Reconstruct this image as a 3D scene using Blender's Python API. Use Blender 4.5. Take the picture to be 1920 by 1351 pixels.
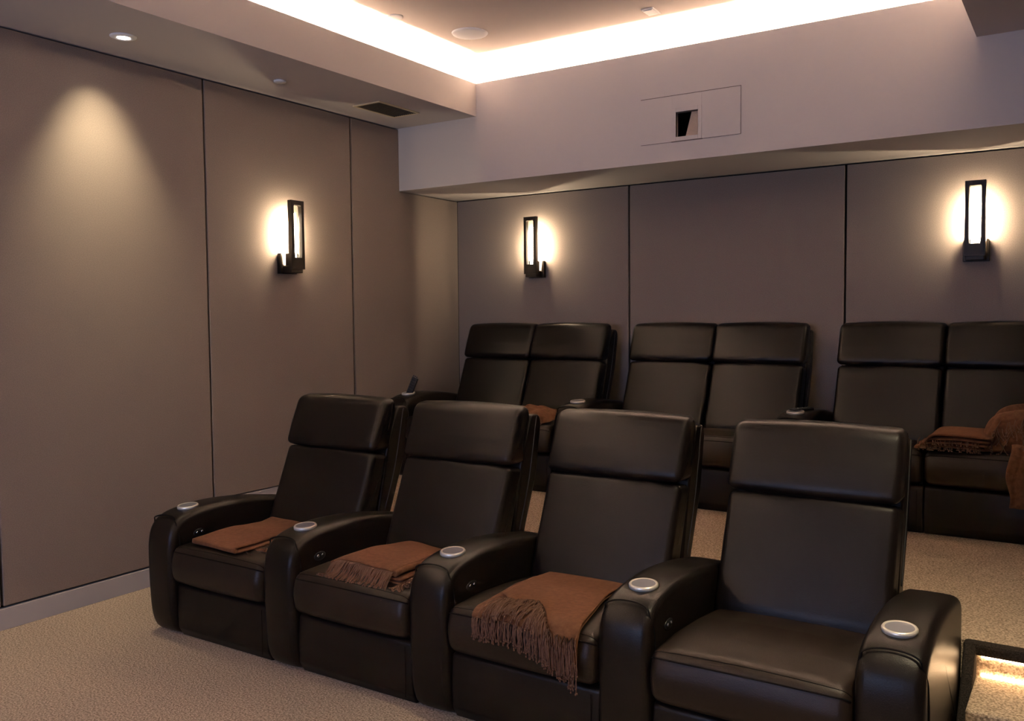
import bpy, bmesh, math, random
from mathutils import Vector, Matrix, noise
random.seed(7)
for o in list(bpy.data.objects): bpy.data.objects.remove(o)
S = bpy.context.scene
COL = S.collection

# ------------------------------------------------------------------ camera
cam_d = bpy.data.cameras.new('camera'); cam = bpy.data.objects.new('camera', cam_d); COL.objects.link(cam)
cam_d.sensor_width = 36; cam_d.lens = 1656.6*36/1920; cam_d.clip_start = .02
R_ = Vector((0.8384279, 0.54493075, -0.00944115)); U_ = Vector((-0.02067915, 0.04911763, 0.99857891)); F_ = Vector((-0.54462008, 0.83704118, -0.05245029))
M_ = Matrix((R_, U_, -F_)).transposed().to_4x4(); M_.translation = (4.0048, -5.4183, 1.3794)
cam.matrix_world = M_
S.camera = cam
# ------------------------------------------------------------------ exposure, world
S.view_settings.view_transform = 'Standard'; S.view_settings.look = 'None'
S.view_settings.gamma = 1; S.view_settings.use_curve_mapping = False
S.view_settings.exposure = 0.27
W = bpy.data.worlds.new('world'); S.world = W; W.use_nodes = True
W.node_tree.nodes['Background'].inputs[0].default_value = (.02, .022, .03, 1); W.node_tree.nodes['Background'].inputs[1].default_value = .3
# light levels
COVE = 590.0; SCONCE = 690.0; SPOT = 60.0; STEP = 22.0; DOWN = 90.0; SCREEN = 68.0
WARM = (1.0, .82, .63)

# ------------------------------------------------------------------ layout (metres)
RW = 4.2            # room width
ZC = 3.03           # raised ceiling
ZS = 2.66; ZL = 2.869; ZB = 2.235   # side soffit underside, cove lip top, rear soffit underside
XC = .658; YF = -.672; YN = -8.2    # soffit faces, front wall
PH = .32; PY = -2.29                # platform height and edge
G1, G2 = -2.28, -1.149; G0 = -3.423
H1, H2 = 1.4235, 2.8117
AW = .17; P = .74; Y0 = -3.046

# ------------------------------------------------------------------ materials
def mat(name, col, rough=.6, metal=0, spec=.5, coat=0):
    m = bpy.data.materials.new(name); m.use_nodes = True
    b = m.node_tree.nodes['Principled BSDF']
    b.inputs['Base Color'].default_value = (*col, 1); b.inputs['Roughness'].default_value = rough
    b.inputs['Metallic'].default_value = metal; b.inputs['Specular IOR Level'].default_value = spec
    b.inputs['Coat Weight'].default_value = coat
    return m
def bumpy(m, scale, strength, dist=.002, detail=3, kind='noise', coord='world', c2=None, cscale=None, cfac=(.35, .65)):
    nt = m.node_tree; b = nt.nodes['Principled BSDF']; N = nt.nodes.new; L = nt.links.new
    if coord == 'world':
        g = N('ShaderNodeNewGeometry'); src = g.outputs['Position']
    else:
        g = N('ShaderNodeTexCoord'); src = g.outputs['Object']
    if kind == 'voronoi':
        t = N('ShaderNodeTexVoronoi'); t.inputs['Scale'].default_value = scale; out = t.outputs['Distance']
    else:
        t = N('ShaderNodeTexNoise'); t.inputs['Scale'].default_value = scale; t.inputs['Detail'].default_value = detail; out = t.outputs['Fac']
    L(src, t.inputs['Vector'])
    bp = N('ShaderNodeBump'); bp.inputs['Strength'].default_value = strength; bp.inputs['Distance'].default_value = dist
    L(out, bp.inputs['Height']); L(bp.outputs[0], b.inputs['Normal'])
    if c2 is not None:
        t2 = N('ShaderNodeTexNoise'); t2.inputs['Scale'].default_value = cscale or scale; t2.inputs['Detail'].default_value = 3
        L(src, t2.inputs['Vector'])
        mr = N('ShaderNodeMapRange'); mr.inputs[1].default_value = cfac[0]; mr.inputs[2].default_value = cfac[1]
        L(t2.outputs['Fac'], mr.inputs[0])
        mx = N('ShaderNodeMix'); mx.data_type = 'RGBA'
        mx.inputs[6].default_value = b.inputs['Base Color'].default_value[:]; mx.inputs[7].default_value = (*c2, 1)
        L(mr.outputs[0], mx.inputs[0]); L(mx.outputs[2], b.inputs['Base Color'])
    return m
def emit(name, col, st, base=None):
    m = mat(name, base or (.9, .9, .9), .5); b = m.node_tree.nodes['Principled BSDF']
    b.inputs['Emission Color'].default_value = (*col, 1); b.inputs['Emission Strength'].default_value = st
    return m
M_fabric = bumpy(mat('wall_fabric', (.262, .215, .185), .92, spec=.15), 900, .25, .001, c2=(.205, .166, .142), cscale=260)
M_gap = mat('shadow_gap', (.006, .006, .006), .9, spec=.1)
M_paint = bumpy(mat('soffit_paint', (.53, .485, .47), .8, spec=.25), 260, .08, .001)
M_ceil = bumpy(mat('ceiling_paint', (.56, .48, .43), .85, spec=.2), 260, .08, .001)
M_base = mat('baseboard_paint', (.46, .43, .42), .55)
M_carpet = bumpy(mat('carpet', (.72, .57, .43), .98, spec=.05), 190, .9, .006, c2=(.30, .22, .155), cscale=140, cfac=(.36, .64))
M_nose = bumpy(mat('nosing_carpet', (.045, .037, .033), .98, spec=.05), 260, .9, .004, c2=(.02, .017, .015), cscale=260)
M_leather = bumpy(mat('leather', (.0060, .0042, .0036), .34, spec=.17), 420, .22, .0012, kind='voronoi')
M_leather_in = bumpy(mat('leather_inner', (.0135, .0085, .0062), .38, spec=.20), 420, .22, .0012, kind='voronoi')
M_seam = mat('seam_thread', (.003, .0025, .0025), .8, spec=.1)
M_pipe = mat('pale_piping', (.030, .030, .036), .5)
M_metal = mat('brushed_metal', (.90, .84, .74), .32, metal=.55)
M_cup = mat('cup_inside', (.34, .335, .38), .33, metal=.5)
M_chrome = mat('chrome', (.8, .8, .8), .08, metal=1)
M_black = mat('black_plastic', (.008, .008, .009), .35)
M_bronze = mat('bronze', (.014, .009, .006), .45, metal=.1, spec=.25)
M_throw = bumpy(mat('throw_wool', (.125, .057, .029), .95, spec=.08), 700, .8, .002, c2=(.085, .037, .019), cscale=60)
M_throw.node_tree.nodes['Principled BSDF'].inputs['Sheen Weight'].default_value = .25
M_throw.node_tree.nodes['Principled BSDF'].inputs['Sheen Tint'].default_value = (.8, .4, .25, 1)
M_fringe = mat('throw_fringe', (.135, .072, .048), .85, spec=.15)
M_white = mat('white_plastic', (.93, .90, .87), .5)
M_grille = mat('speaker_grille', (.93, .90, .88), .7, spec=.2)
M_vent = mat('vent_metal', (.62, .52, .34), .5)
M_slat = mat('vent_slat_dark', (.06, .05, .04), .6)
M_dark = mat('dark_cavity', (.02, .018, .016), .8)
M_port_lit = bumpy(mat('port_light_patch', (.62, .45, .33), .95), 200, .8, .003)  # lit tone of the port interior, put into the colour
M_cove = emit('cove_strip_light', WARM, COVE)
M_tube = emit('lamp_glass', (1.0, .84, .62), 7.0)
M_hidden_emit = emit('hidden_emitter', (1.0, .80, .54), SCONCE)
M_step = emit('step_strip_light', (1.0, .66, .36), STEP)
M_lens = emit('downlight_lens', (1, .9, .85), 25)
M_screen = mat('screen_fabric', (.75, .75, .78), .8)

# ------------------------------------------------------------------ helpers
def link(name, bm, mats, parent=None, smooth=False, loc=None):
    me = bpy.data.meshes.new(name); bmesh.ops.recalc_face_normals(bm, faces=bm.faces[:]); bm.to_mesh(me); bm.free()
    for m in (mats if isinstance(mats, (list, tuple)) else [mats]): me.materials.append(m)
    if smooth:
        for p in me.polygons: p.use_smooth = True
    o = bpy.data.objects.new(name, me); COL.objects.link(o)
    if parent: o.parent = parent
    if loc: o.location = loc
    return o
def box(bm, a, b, bev=0, seg=2, mi=0):
    n0 = set(bm.faces)
    r = bmesh.ops.create_cube(bm, size=1)
    vs = r['verts']
    for v in vs:
        v.co = Vector([(a[i]+b[i])/2 + v.co[i]*(b[i]-a[i]) for i in range(3)])
    if bev:
        es = list({e for v in vs for e in v.link_edges})
        bmesh.ops.bevel(bm, geom=es, offset=bev, segments=seg, affect='EDGES', profile=.5)
    for f in bm.faces:
        if f not in n0: f.material_index = mi
    return bm
def B(*boxes, bev=0):
    bm = bmesh.new()
    for a, b in boxes: box(bm, a, b, bev)
    return bm
def tube(bm, pts, r, seg=6, mi=0, r1=None):
    pts = [Vector(p) for p in pts]; rings = []
    n = len(pts); up = Vector((.13, .21, .97))
    for i, p in enumerate(pts):
        t = (pts[min(i+1, n-1)]-pts[max(i-1, 0)]).normalized()
        a = t.cross(up)
        if a.length < 1e-3: a = t.cross(Vector((1, 0, 0)))
        a.normalize(); b = t.cross(a)
        rr = r if r1 is None else r+(r1-r)*i/(n-1)
        rings.append([bm.verts.new(p+(a*math.cos(q)+b*math.sin(q))*rr) for q in [2*math.pi*k/seg for k in range(seg)]])
    for i in range(n-1):
        for k in range(seg):
            f = bm.faces.new((rings[i][k], rings[i][(k+1) % seg], rings[i+1][(k+1) % seg], rings[i+1][k])); f.material_index = mi; f.smooth = True
    for rg in (rings[0], rings[-1]):
        f = bm.faces.new(rg); f.material_index = mi
def lathe(bm, prof, c=(0, 0, 0), seg=32, mi=0, axis='z'):
    rings = []
    for (r, h) in prof:
        rg = []
        for k in range(seg):
            a = 2*math.pi*k/seg
            v = (r*math.cos(a), r*math.sin(a), h) if axis == 'z' else ((h, r*math.cos(a), r*math.sin(a)) if axis == 'x' else (r*math.cos(a), h, r*math.sin(a)))
            rg.append(bm.verts.new(Vector(c)+Vector(v)))
        rings.append(rg)
    for i in range(len(rings)-1):
        for k in range(seg):
            f = bm.faces.new((rings[i][k], rings[i][(k+1) % seg], rings[i+1][(k+1) % seg], rings[i+1][k])); f.material_index = mi; f.smooth = True
    for rg, p in ((rings[0], prof[0]), (rings[-1], prof[-1])):
        if p[0] > 1e-4:
            f = bm.faces.new(rg); f.material_index = mi
def catmull(pts, n=6, closed=True):
    out = []; m = len(pts)
    for i in range(m if closed else m-1):
        g = lambda j: Vector(pts[j % m]) if closed else Vector(pts[max(0, min(m-1, j))])
        p0, p1, p2, p3 = g(i-1), g(i), g(i+1), g(i+2)
        for k in range(n):
            t = k/n
            out.append(.5*((2*p1)+(-p0+p2)*t+(2*p0-5*p1+4*p2-p3)*t*t+(-p0+3*p1-3*p2+p3)*t**3))
    if not closed: out.append(Vector(pts[-1]))
    return out
def rounded(poly, step=5):
    """polygon [(y,z,r)] -> outline with arcs"""
    out = []; m = len(poly)
    for i in range(m):
        p = Vector(poly[i][:2]); r = poly[i][2]
        a = (Vector(poly[i-1][:2])-p); b = (Vector(poly[(i+1) % m][:2])-p)
        la, lb = a.length, b.length; a.normalize(); b.normalize()
        ang = a.angle(b); t = min(r/math.tan(ang/2), la*.49, lb*.49)
        if r <= 0: out.append(p); continue
        p1 = p+a*t; p2 = p+b*t
        for k in range(step+1):
            s = k/step
            q = p1*(1-s)**2+p*2*s*(1-s)+p2*s*s
            out.append(q)
    return out
def resample(pts, d):
    out = []; m = len(pts)
    for i in range(m):
        a, b = pts[i], pts[(i+1) % m]; n = max(1, int((b-a).length/d))
        for k in range(n): out.append(a+(b-a)*k/n)
    return out
def pillow(bm, prof, x0, x1, r, crown=0, side=0, seg=5, nx=8, mi=0, crown_f=None):
    """side outline (y,z) extruded along x, rim rounded by r; crown swells the middle of the span"""
    m = len(prof)
    area = sum(prof[i].x*prof[(i+1) % m].y-prof[(i+1) % m].x*prof[i].y for i in range(m))/2
    sg = 1 if area > 0 else -1
    c = sum(prof, Vector((0, 0)))/m
    nor = []
    for i in range(m):
        t = prof[(i+1) % m]-prof[i-1]; nor.append(Vector((t.y, -t.x)).normalized()*sg)
    stations = []
    for k in range(seg+1):
        a = k/seg*math.pi/2
        stations.append((x0+r*(1-math.cos(a)), r*(1-math.sin(a))))
    mid = [(x0+r+(x1-x0-2*r)*k/nx, 0) for k in range(1, nx)]
    stations = stations+mid+[(x0+x1-x, d) for x, d in reversed(stations)]
    rings = []
    for x, d in stations:
        u = (x-x0)/(x1-x0); cr = crown*(1-(2*u-1)**2)
        rg = []
        for i in range(m):
            w = cr if crown_f is None else cr*crown_f(prof[i])
            q = prof[i]+nor[i]*(w-d)
            rg.append(bm.verts.new((x, q.x, q.y)))
        rings.append(rg)
    for i in range(len(rings)-1):
        for k in range(m):
            f = bm.faces.new((rings[i][k], rings[i][(k+1) % m], rings[i+1][(k+1) % m], rings[i+1][k])); f.material_index = mi; f.smooth = True
    for rg, sx in ((rings[0], -1), (rings[-1], 1)):      # side faces, gently swollen
        prev = rg; RC = RC if sx > 0 else [[v.co.copy() for v in r_] for r_ in rings]
        for s, h in ((.93, .35), (.75, .75), (.45, .95)):
            cc = sum((v.co for v in rg), Vector())/m
            cur = [bm.verts.new((rg[k].co.x+sx*side*h, cc.y+(rg[k].co.y-cc.y)*s, cc.z+(rg[k].co.z-cc.z)*s)) for k in range(m)]
            for k in range(m):
                f = bm.faces.new((prev[k], prev[(k+1) % m], cur[(k+1) % m], cur[k])); f.material_index = mi; f.smooth = True
            prev = cur
        f = bm.faces.new(prev); f.material_index = mi; f.smooth = True
    return RC
def welt(bm, rc, prof, target, r, mi=1, lift=.0006, shift=0):
    """a stitched line across the span, lying on the swollen surface"""
    k = (min(range(len(prof)), key=lambda i: (prof[i]-Vector(target)).length)+shift) % len(prof)
    tube(bm, [rg[k]+(rg[k]-sum(rg, Vector())/len(rg)).normalized()*lift for rg in rc[2:-2]], r, 6, mi=mi)
def thing(name, label, cat, loc=(0, 0, 0), group=None):
    o = bpy.data.objects.new(name, None); COL.objects.link(o); o.location = loc; o.empty_display_size = .1
    o['label'] = label; o['category'] = cat
    if group: o['group'] = group
    return o
def tag(o, label, cat, group=None, kind=None):
    o['label'] = label; o['category'] = cat
    if group: o['group'] = group
    if kind: o['kind'] = kind
    return o
def struct(o): o['kind'] = 'structure'; return o
def dup(root, loc, label):
    r = root.copy(); COL.objects.link(r); r.location = loc; r['label'] = label
    def rec(s, d):
        for ch in list(s.children):
            c = ch.copy(); COL.objects.link(c); c.parent = d; rec(ch, c)
    rec(root, r)
    return r

# ------------------------------------------------------------------ room shell
T = .12
struct(link('floor', B(((-.2, YN-.1, -.1), (RW+.2, PY, 0))), M_carpet))
struct(link('floor', B(((-.2, PY, -.1), (3.73, .2, PH))), M_carpet)).name = 'floor_platform'
struct(link('floor_aisle', B(((3.73, PY, -.1), (RW+.2, .2, PH))), M_carpet))
# carpeted steps beside the front row: two treads below the platform
struct(link('floor_step', B(((3.73, PY-.30, 0), (RW, PY, .213)), bev=.006), M_carpet))
struct(link('floor_step', B(((3.73, PY-.60, 0), (RW, PY-.30, .107)), bev=.006), M_carpet))
bm = B(((3.695, PY-.035, PH-.035), (RW, PY+.012, PH+.006)), bev=.012)
struct(link('trim_1', bm, M_nose))
bm = bmesh.new()
pillow(bm, resample(rounded([(PY, PH+.004, .02), (PY-.03, PH+.004, .04), (PY-.33, .0, .01), (PY, 0, .0)]), .03), 3.697, 3.732, .008, nx=2)
struct(link('trim_2', bm, M_nose))

# walls: dark backing with upholstered panels in front of it
wl = struct(link('wall_left', B(((-.2, YN, 0), (-.028, .1, ZS+.3))), M_gap))
wb = struct(link('wall_back', B(((-.2, .028, 0), (RW+.2, .2, ZB+.3))), M_gap))
def panel(a, b, par): return link('wall_panel', B((a, b), bev=.004), M_fabric, par)
g = .006
for (ya, yb, z0) in ((YN+.03, G0-1.13, .105), (G0-1.13, G0, .105), (G0, G1, .105), (G1, G2, PH+.057), (G2, g+.001, PH+.057)):
    zt = ZS-.008
    if yb < YF or ya > YF:
        panel((-.028, ya+g, z0), (0, yb-g, zt), wl)
    else:
        bm = bmesh.new()        # last panel steps down under the rear soffit
        pts = [(ya+g, z0), (yb-g, z0), (yb-g, ZB-.008), (YF-.003, ZB-.008), (YF-.003, zt), (ya+g, zt)]
        lo = [bm.verts.new((-.028, y, z)) for y, z in pts]; hi = [bm.verts.new((0, y, z)) for y, z in pts]
        bm.faces.new(lo[::-1]); bm.faces.new(hi)
        for i in range(6): bm.faces.new((lo[i], lo[(i+1) % 6], hi[(i+1) % 6], hi[i]))
        bmesh.ops.bevel(bm, geom=[e for e in bm.edges if all(v.co.x > -.01 for v in e.verts)], offset=.004, segments=2, affect='EDGES')
        link('wall_panel', bm, M_fabric, wl)
for xa, xb in ((-g, H1), (H1, H2), (H2, RW-.004)):
    panel((xa+g, 0, PH+.057), (xb-g, .028, ZB-.008), wb)
struct(link('baseboard_left', B(((-.028, YN, 0), (.004, PY, .096)), bev=.002), M_base))
struct(link('baseboard_left', B(((-.028, PY, PH), (.004, -.002, PH+.05)), bev=.002), M_base)).name = 'baseboard_left_upper'
struct(link('baseboard_back', B(((0, -.004, PH), (RW, .028, PH+.05)), bev=.002), M_base))
wr = struct(link('wall_right', B(((RW+.028, YN, 0), (RW+.2, .1, ZS+.3))), M_gap))
for ya, yb in ((YN+.03, -5.7), (-5.7, G0-1.13), (G0-1.13, G0), (G0, G1), (G1, G2), (G2, YF-g), (YF-g*3, -.0)):
    panel((RW, ya+g, PH+.057 if ya >= G1-.01 else .105), (RW+.028, yb-g, (ZS if yb < -.6 else ZB)-.008), wr)
struct(link('baseboard_right', B(((RW-.004, YN, 0), (RW+.028, PY-.6, .096)), ((RW-.004, PY+.012, PH), (RW+.028, -.005, PH+.05)), bev=.002), M_base))
struct(link('wall_front', B(((-.2, YN-.15, 0), (RW+.2, YN, ZC+.3))), M_fabric))

# ceiling and soffits with their light coves
struct(link('ceiling', B(((.3, YN, ZC), (RW-.3, -.3, ZC+.1))), M_ceil))
TR = .13   # trough width
LIP = .03
ZT_ = 2.775
def soffit_left():
    return B(((-.2, YN, ZS), (XC-LIP, YF, ZT_)), ((XC-LIP, YN, ZS), (XC, YF, ZL)), ((-.2, YN, ZT_), (XC-LIP-TR, .02, ZC+.05)))
struct(link('ceiling_soffit_left', soffit_left(), M_paint))
struct(link('ceiling_soffit_right', B(((RW-XC+LIP, YN, ZS), (RW+.2, YF, ZT_)), ((RW-XC, YN, ZS), (RW-XC+LIP, YF, ZL)), ((RW-XC+LIP+TR, YN, ZT_), (RW+.2, .02, ZC+.05))), M_paint))
# rear soffit with an opening for the projector port
hx0, hx1, hz0, hz1 = 2.036, 2.168, 2.368, 2.506
struct(link('ceiling_soffit_back', B(
    ((-.03, YF, ZB), (hx0, YF+LIP, ZL)), ((hx1, YF, ZB), (RW+.03, YF+LIP, ZL)),
    ((hx0, YF, ZB), (hx1, YF+LIP, hz0)), ((hx0, YF, hz1), (hx1, YF+LIP, ZL)),
    ((-.03, YF+LIP, ZB), (RW+.03, .03, ZB+.03)),
    ((-.03, YF+LIP, ZT_-.02), (RW+.03, .03, ZT_)),
    ((-.03, YF+LIP+TR, ZT_), (RW+.03, .03, ZC+.05))), M_paint))
# cavity behind the port
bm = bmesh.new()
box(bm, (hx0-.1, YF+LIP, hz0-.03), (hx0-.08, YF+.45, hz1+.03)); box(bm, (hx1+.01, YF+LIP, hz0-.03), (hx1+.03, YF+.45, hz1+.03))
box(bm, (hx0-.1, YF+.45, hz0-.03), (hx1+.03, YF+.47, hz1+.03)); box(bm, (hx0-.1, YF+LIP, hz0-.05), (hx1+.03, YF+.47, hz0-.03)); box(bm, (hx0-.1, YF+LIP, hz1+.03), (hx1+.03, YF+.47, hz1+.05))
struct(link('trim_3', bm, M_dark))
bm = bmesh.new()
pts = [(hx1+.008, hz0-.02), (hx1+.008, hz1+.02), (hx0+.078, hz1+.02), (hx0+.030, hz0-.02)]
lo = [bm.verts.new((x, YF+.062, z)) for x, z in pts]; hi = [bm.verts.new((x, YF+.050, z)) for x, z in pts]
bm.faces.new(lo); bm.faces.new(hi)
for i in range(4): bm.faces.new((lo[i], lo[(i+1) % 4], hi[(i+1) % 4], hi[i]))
struct(link('trim_lit_patch', bm, M_port_lit))  # diagonal tan board shaped to stand for light falling inside the port
# cove strips, one per run
def strip(a, b, label, group='cove light strips'):
    o = link('cove_light_strip', B((a, b)), M_cove); tag(o, label, 'light', group)
    return o
zs0, zs1 = ZT_+.002, ZT_+.014
strip((XC-LIP-.055, YN+.2, zs0), (XC-LIP-.025, YF+LIP+.024, zs1), 'warm glowing light strip in the ceiling cove running along the left side')
strip((XC-LIP-.055, YF+LIP+.025, zs0), (RW-XC+LIP+.055, YF+LIP+.055, zs1), 'warm glowing light strip in the ceiling cove above the rear soffit')
strip((RW-XC+LIP+.025, YN+.2, zs0), (RW-XC+LIP+.055, YF+LIP+.024, zs1), 'warm light strip in the ceiling cove along the right side')

# access panel round the projector port
ap = thing('access_panel', 'flush painted access panel with a square port on the rear soffit', 'panel', (2.116, YF, 2.47))
def rel(o, ap): o.location = -Vector(ap.location)
ax0, ax1, az0, az1 = 1.822, 2.41, 2.344, 2.600
fx0, fx1, fz0, fz1 = hx0-.022, hx1+.022, hz0-.022, hz1+.022
o = link('cover', B(((ax0, YF-.0035, az0), (fx0, YF, az1)), ((fx1, YF-.0035, az0), (ax1, YF, az1)), ((fx0, YF-.0035, fz1), (fx1, YF, az1)), ((fx0, YF-.0035, az0), (fx1, YF, fz0)), bev=.0008), M_paint, ap); rel(o, ap)
o = link('port_frame', B(((fx0, YF-.005, fz0), (hx0, YF+.02, fz1)), ((hx1, YF-.005, fz0), (fx1, YF+.02, fz1)), ((hx0, YF-.005, hz1), (hx1, YF+.02, fz1)), ((hx0, YF-.005, fz0), (hx1, YF+.02, hz0)), bev=.001), M_paint, ap); rel(o, ap)
bm = bmesh.new()
for a, b in (((ax0, YF-.0042, az1), (ax1, YF, az1+.003)), ((ax1, YF-.0042, az0), (ax1+.002, YF, az1+.003)), ((ax0, YF-.0037, az0-.0015), (ax1, YF, az0)), ((fx0-.004, YF-.0045, fz0-.005), (fx1+.004, YF, fz0-.001))): box(bm, a, b)
o = link('seam', bm, mat('seam_shadow_line', (.12, .09, .08), .9), ap); rel(o, ap)

# ------------------------------------------------------------------ ceiling fittings
def disc(name, loc, prof, m, label, cat, group=None):
    bm = bmesh.new(); lathe(bm, prof, seg=40); o = link(name, bm, m, loc=loc); return tag(o, label, cat, group)
disc('ceiling_speaker', (.929, -1.112, ZC), [(.001, -.010), (.085, -.010), (.102, -.007), (.108, 0)], M_grille, 'large round white flush speaker in the raised ceiling', 'speaker')
disc('smoke_detector', (.758, -1.581, ZC), [(.001, -.007), (.036, -.007), (.041, -.005), (.042, 0)], M_white, 'small round white cap on the raised ceiling left of the round speaker', 'detector')
disc('sprinkler_cover', (.301, -2.012, ZS), [(.001, -.014), (.030, -.014), (.033, -.011), (.034, -.004), (.024, -.004), (.024, 0)], M_white, 'small white round sprinkler cover plate under the left soffit, between downlight and vent', 'sprinkler')
sq = thing('ceiling_sensor', 'small square white fitting on the raised ceiling near the cove', 'fixture', (1.966, -.855, ZC))
link('plate', B(((-.036, -.056, -.006), (.036, .056, 0)), bev=.002), M_white, sq)
link('lens', B(((-.026, -.044, -.010), (.026, .044, -.006)), bev=.0015), M_white, sq)
# downlight with its own spot light
dl = thing('downlight', 'lit recessed round downlight in the left soffit', 'light', (.293, -2.939, ZS))
bm = bmesh.new(); lathe(bm, [(.028, -.002), (.03, -.008), (.045, -.008), (.058, -.003), (.058, 0), (.028, 0)], seg=40); link('trim_ring', bm, M_white, dl)
bm = bmesh.new(); lathe(bm, [(.001, -.004), (.026, -.006), (.027, -.001)], seg=32); link('lamp_lens', bm, M_lens, dl)
def spot(loc, aim, power, ang, blend, col=(1, .84, .55), size=.02, parent=None):
    l = bpy.data.lights.new('spot_light', 'SPOT'); l.energy = power; l.spot_size = math.radians(ang); l.spot_blend = blend; l.color = col; l.shadow_soft_size = size
    o = bpy.data.objects.new('spot_light', l); COL.objects.link(o)
    d = Vector(aim)-Vector(loc); o.rotation_euler = d.to_track_quat('-Z', 'Y').to_euler(); o.location = loc
    return o
spot((.293, -2.939, ZS-.012), (0.0, -2.90, 2.17), SPOT*.72, 66, 1.0, size=.05)
spot((.293, -2.939, ZS-.012), (0.03, -2.90, 1.5), SPOT*.8, 76, 1.0, size=.05)
# more of the same downlights towards the screen (out of view, they light the floor in front)
for x_, y_ in ((.293, -4.75), (RW-.293, -3.2), (RW-.293, -5.0), (.293, -6.4)):
    d2 = dup(dl, (x_, y_, ZS), '%s recessed round downlight in the %s soffit towards the screen' % ('nearer' if y_ > -4.9 else 'farther', 'left' if x_ < 2 else 'right'))
    spot((x_, y_, ZS-.012), (x_+(.1 if x_ < 2 else -.1), y_, 0), DOWN*(.45 if x_ < 2 else 1.5), 95, 1.0)
# air vent
vt = thing('air_vent', 'rectangular slatted air vent under the left soffit', 'vent', (.325, -1.165, ZS))
link('frame', B(((-.108, -.19, -.008), (-.094, .19, 0)), ((.094, -.19, -.008), (.108, .19, 0)), ((-.094, -.19, -.008), (.094, -.176, 0)), ((-.094, .176, -.008), (.094, .19, 0)), bev=.0015), M_vent, vt)
link('backing', B(((-.094, -.176, -.002), (.094, .176, 0))), M_dark, vt)
for k in range(11):
    bm = B(((-.0035, -.176, -.007), (.0035, .176, -.003))); o = link('slat', bm, M_slat, vt, loc=(-.083+k*.0166, 0, 0))

# ------------------------------------------------------------------ wall sconces
def make_sconce(label):
    """local frame: back on the plane y=0, faces -y, z from lamp base"""
    t = thing('wall_sconce', label, 'wall lamp', (0, 0, 0), 'wall sconces')
    bm = bmesh.new()
    def plate(pts, y0, y1):
        lo = [bm.verts.new((x, y0, z)) for x, z in pts]; hi = [bm.verts.new((x, y1, z)) for x, z in pts]; n = len(pts)
        bm.faces.new(lo); bm.faces.new(hi[::-1])
        for i in range(n): bm.faces.new((lo[i], lo[(i+1) % n], hi[(i+1) % n], hi[i]))
    plate([(-.064, 0), (.064, 0), (.064, .10), (.060, .118), (.052, .122), (.046, .108), (.040, .05), (-.040, .05), (-.046, .108), (-.052, .122), (-.060, .118), (-.064, .10)], 0, -.028)
    bmesh.ops.bevel(bm, geom=bm.edges[:], offset=.0015, segments=1, affect='EDGES')
    link('back_plate', bm, M_bronze, t)
    link('bracket', B(((-.045, -.10, .004), (.045, -.024, .045)), bev=.003), M_bronze, t)
    bm = bmesh.new()
    outer = [(-.050, .025), (.050, .025), (.050, .10), (.048, .30), (.050, .425), (-.050, .425), (-.048, .30), (-.050, .10)]
    inner = [(-.026, .092), (.026, .092), (.029, .125), (.0305, .30), (.030, .392), (.026, .399), (-.026, .399), (-.030, .392), (-.0305, .30), (-.029, .125)]
    def loop(pts, y): return [bm.verts.new((x, y, z)) for x, z in pts]
    ya, yb = -.082, -.113
    of, ob, nf, nb = loop(outer, yb), loop(outer, ya), loop(inner, yb), loop(inner, ya)
    def es(vs): return [bm.edges.new((vs[i], vs[(i+1) % len(vs)])) for i in range(len(vs))]
    for o_, i_ in ((of, nf), (ob, nb)):
        bmesh.ops.triangle_fill(bm, edges=es(o_)+es(i_), use_beauty=True)
    for a, b in ((of, ob), (nf, nb)):
        for i in range(len(a)): bm.faces.new((a[i], a[(i+1) % len(a)], b[(i+1) % len(b)], b[i]))
    link('front_frame', bm, M_bronze, t)
    bm = bmesh.new(); lathe(bm, [(.001, .088), (.016, .088), (.017, .095), (.017, .34), (.014, .352), (.001, .356)], c=(0, -.0745, 0), seg=24)
    gt = link('glass_tube', bm, M_tube, t)
    link('hidden_emitter', B(((-.010, -.0575, .07), (.010, -.0555, .33))), M_hidden_emit, gt)  # unseen emitter added behind the tube to throw the glow onto the wall
    for s in (-1, 1):
        bm = bmesh.new(); box(bm, (s*.030-.007, -.075, .04), (s*.030+.007, -.040, .118), .004); link('prong', bm, M_bronze, t)
    return t
s1 = make_sconce('lit bronze sconce on the left wall'); s1.location = (0.71, 0, 1.635)
s1['label'] = 'lit bronze frame sconce on the back wall, nearest the room corner'
s2 = dup(s1, (3.495, 0, 1.640), 'lit bronze frame sconce on the back wall at the right edge')
s3 = dup(s1, (0, -1.725, 1.630), 'lit bronze frame sconce on the left side wall')
s3.rotation_euler = (0, 0, math.radians(90))

# ------------------------------------------------------------------ seating
ARM = catmull([(.03, 0), (-.008, .025), (-.030, .09), (-.038, .20), (-.040, .32), (-.036, .41), (-.018, .468), (.025, .506), (.09, .5245), (.20, .535), (.33, .532), (.47, .517), (.60, .495), (.67, .482), (.72, .463), (.742, .42), (.748, .33), (.748, .15), (.745, .03), (.73, 0)], 4, closed=False)
BACK = resample(rounded([(.475, .30, .03), (.487, .40, .1), (.54, .53, .3), (.632, .752, .025), (.735, .735, .02), (.62, .40, .1), (.58, .28, .03)]), .02)
HEAD = resample(rounded([(.612, .758, .03), (.650, .86, .2), (.705, .985, .055), (.79, .992, .04), (.795, .93, .05), (.742, .757, .015)]), .012)
SHELL = resample(rounded([(.735, .79, .02), (.80, .935, .02), (.812, .950, .02), (.872, .948, .03), (.885, .91, .05), (.845, .70, .3), (.74, .45, .3), (.70, .25, .02), (.60, .25, .02), (.66, .48, .2)]), .02)
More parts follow.
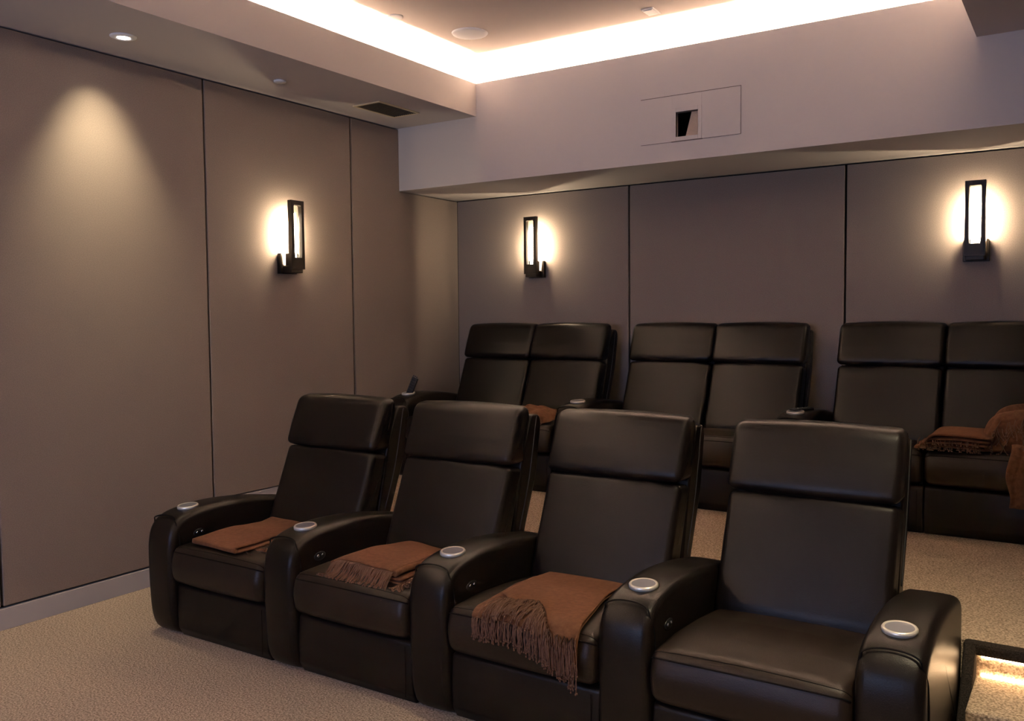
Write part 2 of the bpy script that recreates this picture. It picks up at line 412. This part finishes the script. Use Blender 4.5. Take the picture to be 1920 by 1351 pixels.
SEAT = resample(rounded([(.02, .235, .03), (-.043, .248, .05), (-.056, .325, .09), (-.034, .398, .045), (.14, .404, .3), (.32, .392, .3), (.50, .37, .02), (.50, .26, .02)]), .012)
PANEL = resample(rounded([(.012, .0, .01), (-.012, .04, .04), (-.016, .12, .2), (-.008, .225, .02), (.03, .235, .01), (.03, 0, .01)]), .02)

def offset_path(prof, idx, out, x): return None
def arm_mesh():
    bm = bmesh.new(); w = AW/2
    pillow(bm, ARM, -w, w, .028, crown=.004, side=.004, seg=6, nx=4)
    # welt seam: across the top near the front and down the inner and outer edges of the front face
    front = [(-.0455, .10), (-.048, .20), (-.049, .30), (-.045, .38), (-.038, .43), (-.022, .468), (.003, .492)]
    pts = []
    top = [(-.003, .4985, .070), (.006, .5060, .056), (.012, .5110, .03), (.014, .5125, 0), (.012, .5110, -.03), (.006, .5060, -.056), (-.003, .4985, -.070)]
    path = [(w+.0015, .022, .06), (w+.003, .016, .20), (w+.003, .012, .34), (w+.001, .008, .42), (w-.002, .004, .455), (w-.012, .0, .487)] + [(x, y, z+.0015) for y, z, x in top]
    path = path + [(-p[0], p[1], p[2]) for p in reversed(path[:6])]
    path = [(x*1.0, y, z) for x, y, z in path]
    tube(bm, [tuple(v) for v in catmull(path, 4, closed=False)], .0030, 5, mi=1)
    return bm
CUPY = .118; CUPZ = .5335
def add_arm(parent, x, buttons=True):
    a = link('armrest', arm_mesh(), [M_leather, M_seam], parent, loc=(x, 0, 0))
    bm = bmesh.new()
    lathe(bm, [(.046, -.006), (.046, .004), (.0435, .0080), (.0390, .0083), (.0370, .0065)], seg=40, mi=0)
    lathe(bm, [(.0371, .0067), (.034, .0022), (.029, .0004), (.001, .0002)], seg=40, mi=1)
    for v in bm.verts: v.co.z += .0
    c = link('cup_holder', bm, [M_metal, M_cup], a, loc=(0, CUPY, CUPZ)); c.rotation_euler = (math.radians(4), 0, 0)
    c['label'] = 'round metal cup holder'
    if buttons:
        bm = bmesh.new(); lathe(bm, [(.001, .0012), (.026, .0012), (.028, .0), (.028, -.004)], seg=32, axis='x')
        for v in bm.verts: v.co.z *= .62; v.co.y *= 1.1
        s = link('switch_plate', bm, M_black, a, loc=(AW/2+.004, .108, .430))
        for k in (-1, 1):
            bm = bmesh.new(); lathe(bm, [(.0065, 0), (.006, .003), (.004, .0045), (.001, .005)], seg=20, axis='x')
            q = link('button', bm, M_chrome, s, loc=(.001, k*.0125, .002)); q['label'] = 'small chrome button'
    return a
def seat_parts(parent, x0, w):
    """one seat: everything between its arms, x from x0 to x0+w"""
    e = .002
    bm = bmesh.new(); pillow(bm, PANEL, x0+e, x0+w-e, .006, seg=3, nx=4)
    tube(bm, [(x0+w-.030, -.0175, z) for z in (.03, .12, .21)], .0014, 5, mi=1)
    link('front_panel', bm, [M_leather, M_seam], parent)
    bm = bmesh.new()
    rc = pillow(bm, SEAT, x0+e, x0+w-e, .034, crown=.012, side=.0, seg=6, nx=12, crown_f=lambda p: .45+.55*max(0, min(1, (p.y-.32)/.07)))
    welt(bm, rc, SEAT, (-.036, .372), .0026, lift=.0004)
    welt(bm, rc, SEAT, (-.020, .390), .0011, lift=.0003)
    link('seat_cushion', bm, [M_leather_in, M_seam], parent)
    bm = bmesh.new()
    pillow(bm, BACK, x0+.004, x0+w-.004, .026, crown=.012, side=.0, seg=6, nx=12, crown_f=lambda p: 1.0 if p.x+.35*(.75-p.y) < .66 else 0)
    for s in (0, 1):
        x = x0+(w-.006 if s else .006)
        tube(bm, [(x, .515+.43*(z-.36)+.0, z) for z in (.33, .45, .58, .72)], .0018, 5, mi=1)
    link('back_cushion', bm, [M_leather, M_seam], parent)
    bm = bmesh.new()
    pillow(bm, HEAD, x0+.0, x0+w-.0, .028, crown=.010, side=.003, seg=6, nx=12, crown_f=lambda p: 1.0 if p.x < .72 or p.y > .97 else .3)
    for s in (0, 1):
        x = x0+(w-.004 if s else .004)
        tube(bm, [(x+(.0015 if s else -.0015), y, z) for y, z in ((.655, .775), (.690, .87), (.728, .955), (.758, .975))], .0016, 5, mi=1)
    link('headrest', bm, [M_leather, M_seam], parent)
    bm = bmesh.new()
    pillow(bm, SHELL, x0+.006, x0+w-.006, .010, seg=4, nx=4)
    for s in (0, 1):
        x = x0+(w-.006 if s else .006)+(.001 if s else -.001)
        tube(bm, [tuple(v) for v in catmull([(x, .70, .48), (x, .772, .66), (x, .81, .80), (x, .838, .92), (x, .845, .94)], 5, False)], .0022, 6, mi=1)
    link('back_shell', bm, [M_leather, M_pipe], parent)
    # kick base under the seat
    bm = B(((x0+.01, .03, 0), (x0+w-.01, .62, .26))); link('base', bm, M_leather, parent)

SW = P-AW
fl = ['black leather recliner at the left end of the front row, flat folded throw on it',
      'black leather recliner second from left in the front row, fringed folded throw on it',
      'black leather recliner second from right in the front row, throw draped over its seat edge',
      'black leather recliner with empty seat at the right end of the front row']
r0 = thing('recliner', fl[0], 'recliner', (.645, Y0, 0), 'front row recliners')
add_arm(r0, 0); seat_parts(r0, AW/2, SW)
recs = [r0]
for i in (1, 2, 3): recs.append(dup(r0, (.645+i*P, Y0, 0), fl[i]))
ea = add_arm(recs[3], P, buttons=False)
# rear row
SWR = .55; RP = 2*SWR+AW
ll = ['dark leather two-seat recliner on the platform in the far corner', 'dark leather two-seat recliner in the middle of the rear row, nothing on its seats', 'dark leather two-seat recliner at the right of the rear row, throws heaped on it']
l0 = thing('loveseat_recliner', ll[0], 'sofa', (.20, -.965, PH), 'rear row two-seat recliners')
add_arm(l0, 0); seat_parts(l0, AW/2, SWR); seat_parts(l0, AW/2+SWR, SWR)
dup(l0, (.20+RP, -.925, PH), ll[1])
l3 = dup(l0, (.20+2*RP, -.885, PH), ll[2])
add_arm(l3, 2*SWR+AW, buttons=False)

# ------------------------------------------------------------------ remotes
def remote(name, label, loc, rot, size=(.05, .17, .018)):
    t = thing(name, label, 'remote control', loc); t.rotation_euler = rot
    link('body', B(((-size[0]/2, 0, -size[2]/2), (size[0]/2, size[1], size[2]/2)), bev=.004), M_black, t)
    bm = bmesh.new()
    for r in range(7):
        for c in range(3): box(bm, (-.017+c*.0125, .02+r*.018, size[2]/2), (-.008+c*.0125, .03+r*.018, size[2]/2+.002), .0008, 1)
    o = link('keypad', bm, mat('keypad_rubber', (.03, .03, .033), .6), t); o['kind'] = 'stuff'
    return t
remote('remote_control', 'black remote standing upright in the cup holder by the left wall', (.203, -.845, PH+.528), (math.radians(90), math.radians(24), math.radians(12)), (.044, .125, .018))
remote('remote_control', 'black remote lying on the arm between the middle and right rear seats', (2.72, -.76, PH+.540), (0, 0, math.radians(-28)), (.045, .14, .02))

# ------------------------------------------------------------------ throws
def bil(c, u, v):       # corners: back-left, back-right, front-right, front-left ; u left->right, v back->front
    a = Vector(c[0])*(1-u)+Vector(c[1])*u; b = Vector(c[3])*(1-u)+Vector(c[2])*u
    return a*(1-v)+b*v
def solid(o, t, sub=1):
    m = o.modifiers.new('thick', 'SOLIDIFY'); m.thickness = t; m.offset = 0
    if sub: s = o.modifiers.new('smooth', 'SUBSURF'); s.levels = sub; s.render_levels = sub
    return o
def grid(bm, f, nu, nv, mi=0):
    vs = [[bm.verts.new(f(i/nu, j/nv)) for i in range(nu+1)] for j in range(nv+1)]
    for j in range(nv):
        for i in range(nu):
            fc = bm.faces.new((vs[j][i], vs[j][i+1], vs[j+1][i+1], vs[j+1][i])); fc.smooth = True; fc.material_index = mi
def wob(p, s, a, sd=0): return (noise.noise(Vector((p[0]*s+sd, p[1]*s, sd*1.7)))) * a
def thread(bm, pts, r=.0013):
    tube(bm, pts, r, 4)
    tube(bm, [pts[-1], Vector(pts[-1])+(Vector(pts[-1])-Vector(pts[-2])).normalized()*.006], r*1.9, 5)   # knot

def seat_z(y):      # top of a front-row seat, world y
    l = y-Y0
    return .402 if l < .25 else .402-.03*(l-.25)/.25
# first throw: flat stack of folds
t1 = thing('throw_blanket', 'brown throw folded flat on the leftmost front seat', 'blanket', (1.0, -2.75, .41), 'brown throws on the front row')
rl = lambda o, t: setattr(o, 'location', -Vector(t.location))
bm = bmesh.new()
lay = [(.409, .0), (.419, .010), (.433, .002)]
cs = [[(.77, -2.50), (1.20, -2.50), (1.225, -2.96), (.845, -3.03)], [(.765, -2.50), (1.10, -2.50), (1.135, -3.060), (.835, -3.04)], [(.755, -2.54), (1.08, -2.49), (1.112, -3.078), (.815, -3.046)]]
t1_mesh = []
bm = bmesh.new()
# three leaves joined by a rounded fold on the front edge
def t1f(k):
    c = cs[k]; h = lay[k][0]
    def f(u, v):
        p = bil([(*q, 0) for q in c], u, v)
        z = seat_z(p.y)+h-.402 + wob(p, 9, .004, k*3) + .035*max(0, (p.y+2.62))/.12*(1 if k == 2 else .6)
        return (p.x, p.y, z)
    return f
for k in range(3): grid(bm, t1f(k), 14, 18)
o = link('cloth', bm, M_throw, t1); rl(o, t1); solid(o, .009)
bm = bmesh.new()      # rolled fold along the front edge
f2, f1_ = t1f(2), t1f(1)
for s_, (fa, fb) in enumerate(((t1f(2), t1f(1)),)):
    pts = [(Vector(fa(u/14, 1))+Vector(fb(u/14, 1)))/2+Vector((0, .006, 0)) for u in range(15)]
    tube(bm, pts, .0095, 10)
o = link('fold', bm, M_throw, t1); rl(o, t1)
bm = bmesh.new()
for k in range(60):
    u = random.random(); p = Vector(t1f(random.choice((0, 1)))(1, .45+.5*u)); pts = [p]
    d = Vector((.8, -.35, 0))
    for s in range(4):
        d += Vector((random.uniform(-.3, .3), random.uniform(-.4, .4), 0)); d.z = 0; d.normalize()
        q = pts[-1]+d*.011; q.z = max(seat_z(q.y)+.004+random.uniform(0, .008), pts[-1].z-.008); q.x = min(q.x, 1.292); pts.append(q)
    thread(bm, pts)
o = link('fringe', bm, M_fringe, t1); rl(o, t1); o['kind'] = 'stuff'

# second throw: thick fold, fringe along the front edge
t2 = thing('throw_blanket', 'brown throw folded thick with fringe along its front on the second front seat', 'blanket', (1.73, -2.8, .41), 'brown throws on the front row')
c2 = [(1.60, -2.575, 0), (1.93, -2.66, 0), (1.920, -3.012, 0), (1.595, -2.990, 0)]
def t2f(hh, sh=0, sd=0):
    def f(u, v):
        p = bil(c2, u, v); p.x += sh*(u-.3)
        z = seat_z(p.y)+hh+.006*math.sin(u*3.1)-.014*u*u*0-.004*max(0, v-.86)/.14 + wob(p, 8, .006, sd)-.014*max(0, .12-u)/.12
        return (p.x, p.y, z)
    return f
bm = bmesh.new()
grid(bm, t2f(.052), 14, 16); grid(bm, t2f(.038, .01, 2), 14, 16); grid(bm, t2f(.022, .045, 4), 14, 16); grid(bm, t2f(.010, .045, 5), 14, 16)
o = link('cloth', bm, M_throw, t2); rl(o, t2); solid(o, .011)
bm = bmesh.new()
fa, fb = t2f(.052), t2f(.038, .01, 2)
tube(bm, [(Vector(fa(0, v/12))+Vector(fb(0, v/12)))/2 for v in range(13)], .012, 10)
o = link('fold', bm, M_throw, t2); rl(o, t2); bm = bmesh.new()
tube(bm, [(Vector(fa(1, v/12))+Vector(fb(1, v/12)))/2 for v in range(13)], .012, 10)
o = link('fold', bm, M_throw, t2); rl(o, t2)
bm = bmesh.new()
for k in range(150):
    u = k/150+random.uniform(-.004, .004); p = Vector(t2f(.050)(max(0, min(1, u)), 1)); zb = .404
    ln = .085+random.uniform(-.01, .012); sx = random.uniform(-.012, .012)
    pts = [p, p+Vector((sx*.3, -.012, -.004)), p+Vector((sx*.6, -.026, -.018)), p+Vector((sx, -.034-.3*(ln-.055), -.034)), p+Vector((sx*1.3, -.045-.8*(ln-.055), 0))]
    pts[-1].z = .404+random.uniform(0, .006)-(.03 if pts[-1].y < -3.075 else 0)
    pts = [tuple(q) for q in catmull(pts, 3, False)]
    thread(bm, [Vector(q) for q in pts], .0016)
for k in range(55):
    p = Vector(t2f(.014, .045)(1, .62+.38*random.random())); pts = [p]; d = Vector((.4, -1, 0)).normalized()
    for s in range(5):
        d += Vector((random.uniform(-.35, .35), random.uniform(-.3, .2), 0)); d.normalize()
        q = pts[-1]+d*.013; q.z = .406+random.uniform(0, .006); q.x = min(q.x, 2.032); q.y = max(q.y, -3.078); pts.append(q)
    thread(bm, pts, .0015)
o = link('fringe', bm, M_fringe, t2); rl(o, t2); o['kind'] = 'stuff'

# third throw: spread over the seat and hanging over its front edge
t3 = thing('throw_blanket', 'brown throw spread over the third front seat, fringe hanging off the edge', 'blanket', (2.5, -2.8, .41), 'brown throws on the front row')
def drape(x, d, lift=.010):
    """d = distance from the front lip: negative over the seat top, positive hanging down"""
    ylip = Y0-.025
    u = (x-2.22)/.57; cr = .010*(1-(2*max(0, min(1, u))-1)**2)
    if d < 0: return Vector((x, ylip-d+.0, seat_z(ylip-d)+cr+lift-.002))
    rr = .034+lift; a = min(d/rr, math.pi/2)
    y = ylip-rr*math.sin(a); z = seat_z(ylip)+cr*.6+lift-rr*(1-math.cos(a))
    if d > rr*math.pi/2: z -= d-rr*math.pi/2
    return Vector((x, y, z))
L3 = lambda v: 2.300+.0*v+.045*max(0, v-.0)*1.0
def t3f(lift, seed, x1b=2.625, hang=1.0):
    def f(u, v):
        xl = 2.290+.045*v**1.2; xr = x1b+(2.735-x1b)*min(1, v*1.15)**1.3
        x = xl+(xr-xl)*u
        dback = -.575+.02*u; dfront = (.055+.035*u+.045*u*u-.03*math.sin(u*math.pi))*hang
        d = dback+(dfront-dback)*v
        q = drape(x, d, lift+.004+.010*max(0, noise.noise(Vector((x*7, d*4, seed)))))
        q.y += 0
        return tuple(q)
    return f
bm = bmesh.new(); grid(bm, t3f(.006, 1), 22, 30); o = link('cloth', bm, M_throw, t3); rl(o, t3); solid(o, .006)
# upper leaf stops short of the lip
def t3top(u, v):
    xl = 2.30+.05*v; xr = 2.625+(2.735-2.625)*min(1, v*1.1)**1.3
    x = xl+(xr-xl)*u; de = -.085+.02*math.sin(u*9)-.03*(1 if u < .1 else 0)+max(0, u-.42)*.42
    de = min(de, .10)
    d = -.565+(de+.565)*v
    q = drape(x, d, .020+.008*max(0, noise.noise(Vector((x*8, d*5, 4)))))
    return tuple(q)
bm = bmesh.new(); grid(bm, t3top, 22, 28); o = link('upper_cloth', bm, M_throw, t3); rl(o, t3); solid(o, .006)
bm = bmesh.new(); f3 = t3f(.006, 1)
for k in range(190):            # fringe of the lower leaf hanging over the lip
    u = random.random(); 
    p = Vector(f3(u, 1)); ln = .055+random.uniform(-.012, .014)+.02*u; sx = random.uniform(-.006, .006)
    pts = [p+Vector((0, -.002, .002))]+[p+Vector((sx*s/4+.002*math.sin(s*2+k), -.004-.002*random.random(), -ln*s/4)) for s in range(1, 5)]
    thread(bm, pts, .0014)
for k in range(170):            # fringe of the upper leaf tumbling over the cloth
    u = random.uniform(.10, 1); p = Vector(t3top(u, 1)); pts = [p+Vector((0, 0, .002))]
    x = p.x; d0 = -(p.y-(Y0-.025)) if p.z > .37 else .06
    ln = .12+random.uniform(-.02, .02); ang = random.uniform(-.55, .45)*(1 if u < .55 else .3)
    for s in range(1, 8):
        dd = d0+ln*s/7*math.cos(ang*(1-s/9)); x += ln/7*math.sin(ang)*(1-s/8)+random.uniform(-.0025, .0025)
        q = drape(min(max(x, 2.30), 2.745), dd, .026+.012*abs(math.sin(k*1.7+s*.6))*(1-s/9)); pts.append(q)
    thread(bm, pts, .0014)
o = link('fringe', bm, M_fringe, t3); rl(o, t3); o['kind'] = 'stuff'

# rear throws
def heap(label, loc, size, h, seed, group, over=0, fr=60, folds=5):
    t = thing('throw_blanket', label, 'blanket', loc, group)
    def f(u, v):
        x = (u-.5)*size[0]; y = (v-.5)*size[1]
        e = max(0, 1-(2*u-1)**4)*max(0, 1-(2*v-1)**4)
        n = noise.noise(Vector((x*9+seed, y*9, seed)))
        rdg = abs(math.sin((x*math.cos(seed)+y*math.sin(seed))*folds*6+n*3.0))
        z = h*e**.5*(.45+.55*rdg*(.6+.4*n))+.004
        return (x+n*.03, y+noise.noise(Vector((x*7, y*7, seed+5)))*.03, z)
    bm = bmesh.new(); grid(bm, f, 34, 26); o = link('cloth', bm, M_throw, t); solid(o, .008)
    bm = bmesh.new()
    for k in range(fr):
        u = random.random(); p = Vector(f(u, random.uniform(0, .12))); pts = [p]; d = Vector((random.uniform(-.5, .5), -1, 0)).normalized()
        for s in range(4):
            d += Vector((random.uniform(-.4, .4), random.uniform(-.3, .3), 0)); d.normalize()
            q = pts[-1]+d*.012; q.z = max(.006, pts[-1].z-.012); pts.append(q)
        thread(bm, pts, .0018)
    q = link('fringe', bm, M_fringe, t); q['kind'] = 'stuff'
    return t
zr = PH+.405
heap('crumpled brown throw on the right seat of the corner two-seat recliner', (1.13, -.78, zr), (.34, .36), .10, 1.3, 'brown throws on the rear row')
# folded throw on the right-hand loveseat: stacked leaves
t5 = thing('throw_blanket', 'brown throw folded in layers on the rear seat at the right', 'blanket', (3.50, -.76, zr), 'brown throws on the rear row')
bm = bmesh.new()
for k in range(4):
    def f5(u, v, k=k):
        x = -.17+.30*u+.012*k; y = -.16+.34*v-.006*k
        e = min(1, u*7)
        return (x, y, .010+.019*k*e**.6+.012*math.sin(u*3)+wob((x, y), 9, .006, k))
    grid(bm, f5, 16, 14)
o = link('cloth', bm, M_throw, t5); solid(o, .012)
bm = bmesh.new()
for k in range(90):
    x = random.uniform(-.15, .12); y = -.165; z = random.choice((.012, .03, .05)); pts = [Vector((x, y+.01, z+.01))]
    for s in range(3): pts.append(pts[-1]+Vector((random.uniform(-.006, .006), -.008, -.008)))
    for p in pts: p.z = max(p.z, .006)
    thread(bm, pts, .0018)
q = link('fringe', bm, M_fringe, t5); q['kind'] = 'stuff'
t6 = heap('crumpled brown throw heaped high on the rear seat at the right edge, trailing down', (3.755, -.70, zr+.0), (.27, .38), .25, 2.1, 'brown throws on the rear row', folds=3)
bm = bmesh.new()
def f6(u, v):
    x = -.03+.16*u; d = v*.30
    y = -.16-.085*min(1, v*3); z = .05-.04*min(1, v*2)-max(0, d-.06)
    return (x+.01*math.sin(v*9), y-.012*abs(math.sin(u*9+v*2)), z)
grid(bm, f6, 16, 20); o = link('hanging_end', bm, M_throw, t6); solid(o, .006)

# ------------------------------------------------------------------ step lights
for i, (y_, zt) in enumerate(((PY-.001, PH-.05), )):
    o = link('step_light_strip', B(((3.745, y_-.006, zt+.004), (RW-.01, y_, zt+.012))), M_step)
    tag(o, 'thin glowing strip light under the top step nosing', 'light')
o = link('step_light_strip', B(((3.745, PY-.008, .214), (RW-.01, PY-.001, .221))), M_step); tag(o, 'thin glowing strip light at the foot of the top step riser', 'light')

# ------------------------------------------------------------------ projection screen on the front wall (behind the camera)
sc = thing('projection_screen', 'wide projection screen on the front wall opposite the seats', 'screen', (RW/2, YN, 1.5))
link('screen_surface', B(((-1.35, 0, -.75), (1.35, .02, .75))), M_screen, sc)
link('frame', B(((-1.42, 0, -.82), (-1.35, .035, .82)), ((1.35, 0, -.82), (1.42, .035, .82)), ((-1.35, 0, .75), (1.35, .035, .82)), ((-1.35, 0, -.82), (1.35, .035, -.75))), M_black, sc)
al = bpy.data.lights.new('cool_fill', 'AREA'); al.shape = 'RECTANGLE'; al.size = 2.2; al.size_y = 1.1; al.energy = SCREEN; al.color = (.44, .58, 1.0)  # unseen cool fill light, added for bluish highlights on the leather
ao = bpy.data.objects.new('cool_fill', al); COL.objects.link(ao); ao.location = (RW/2, YN+.05, 1.5); ao.rotation_euler = (math.radians(90), 0, 0)
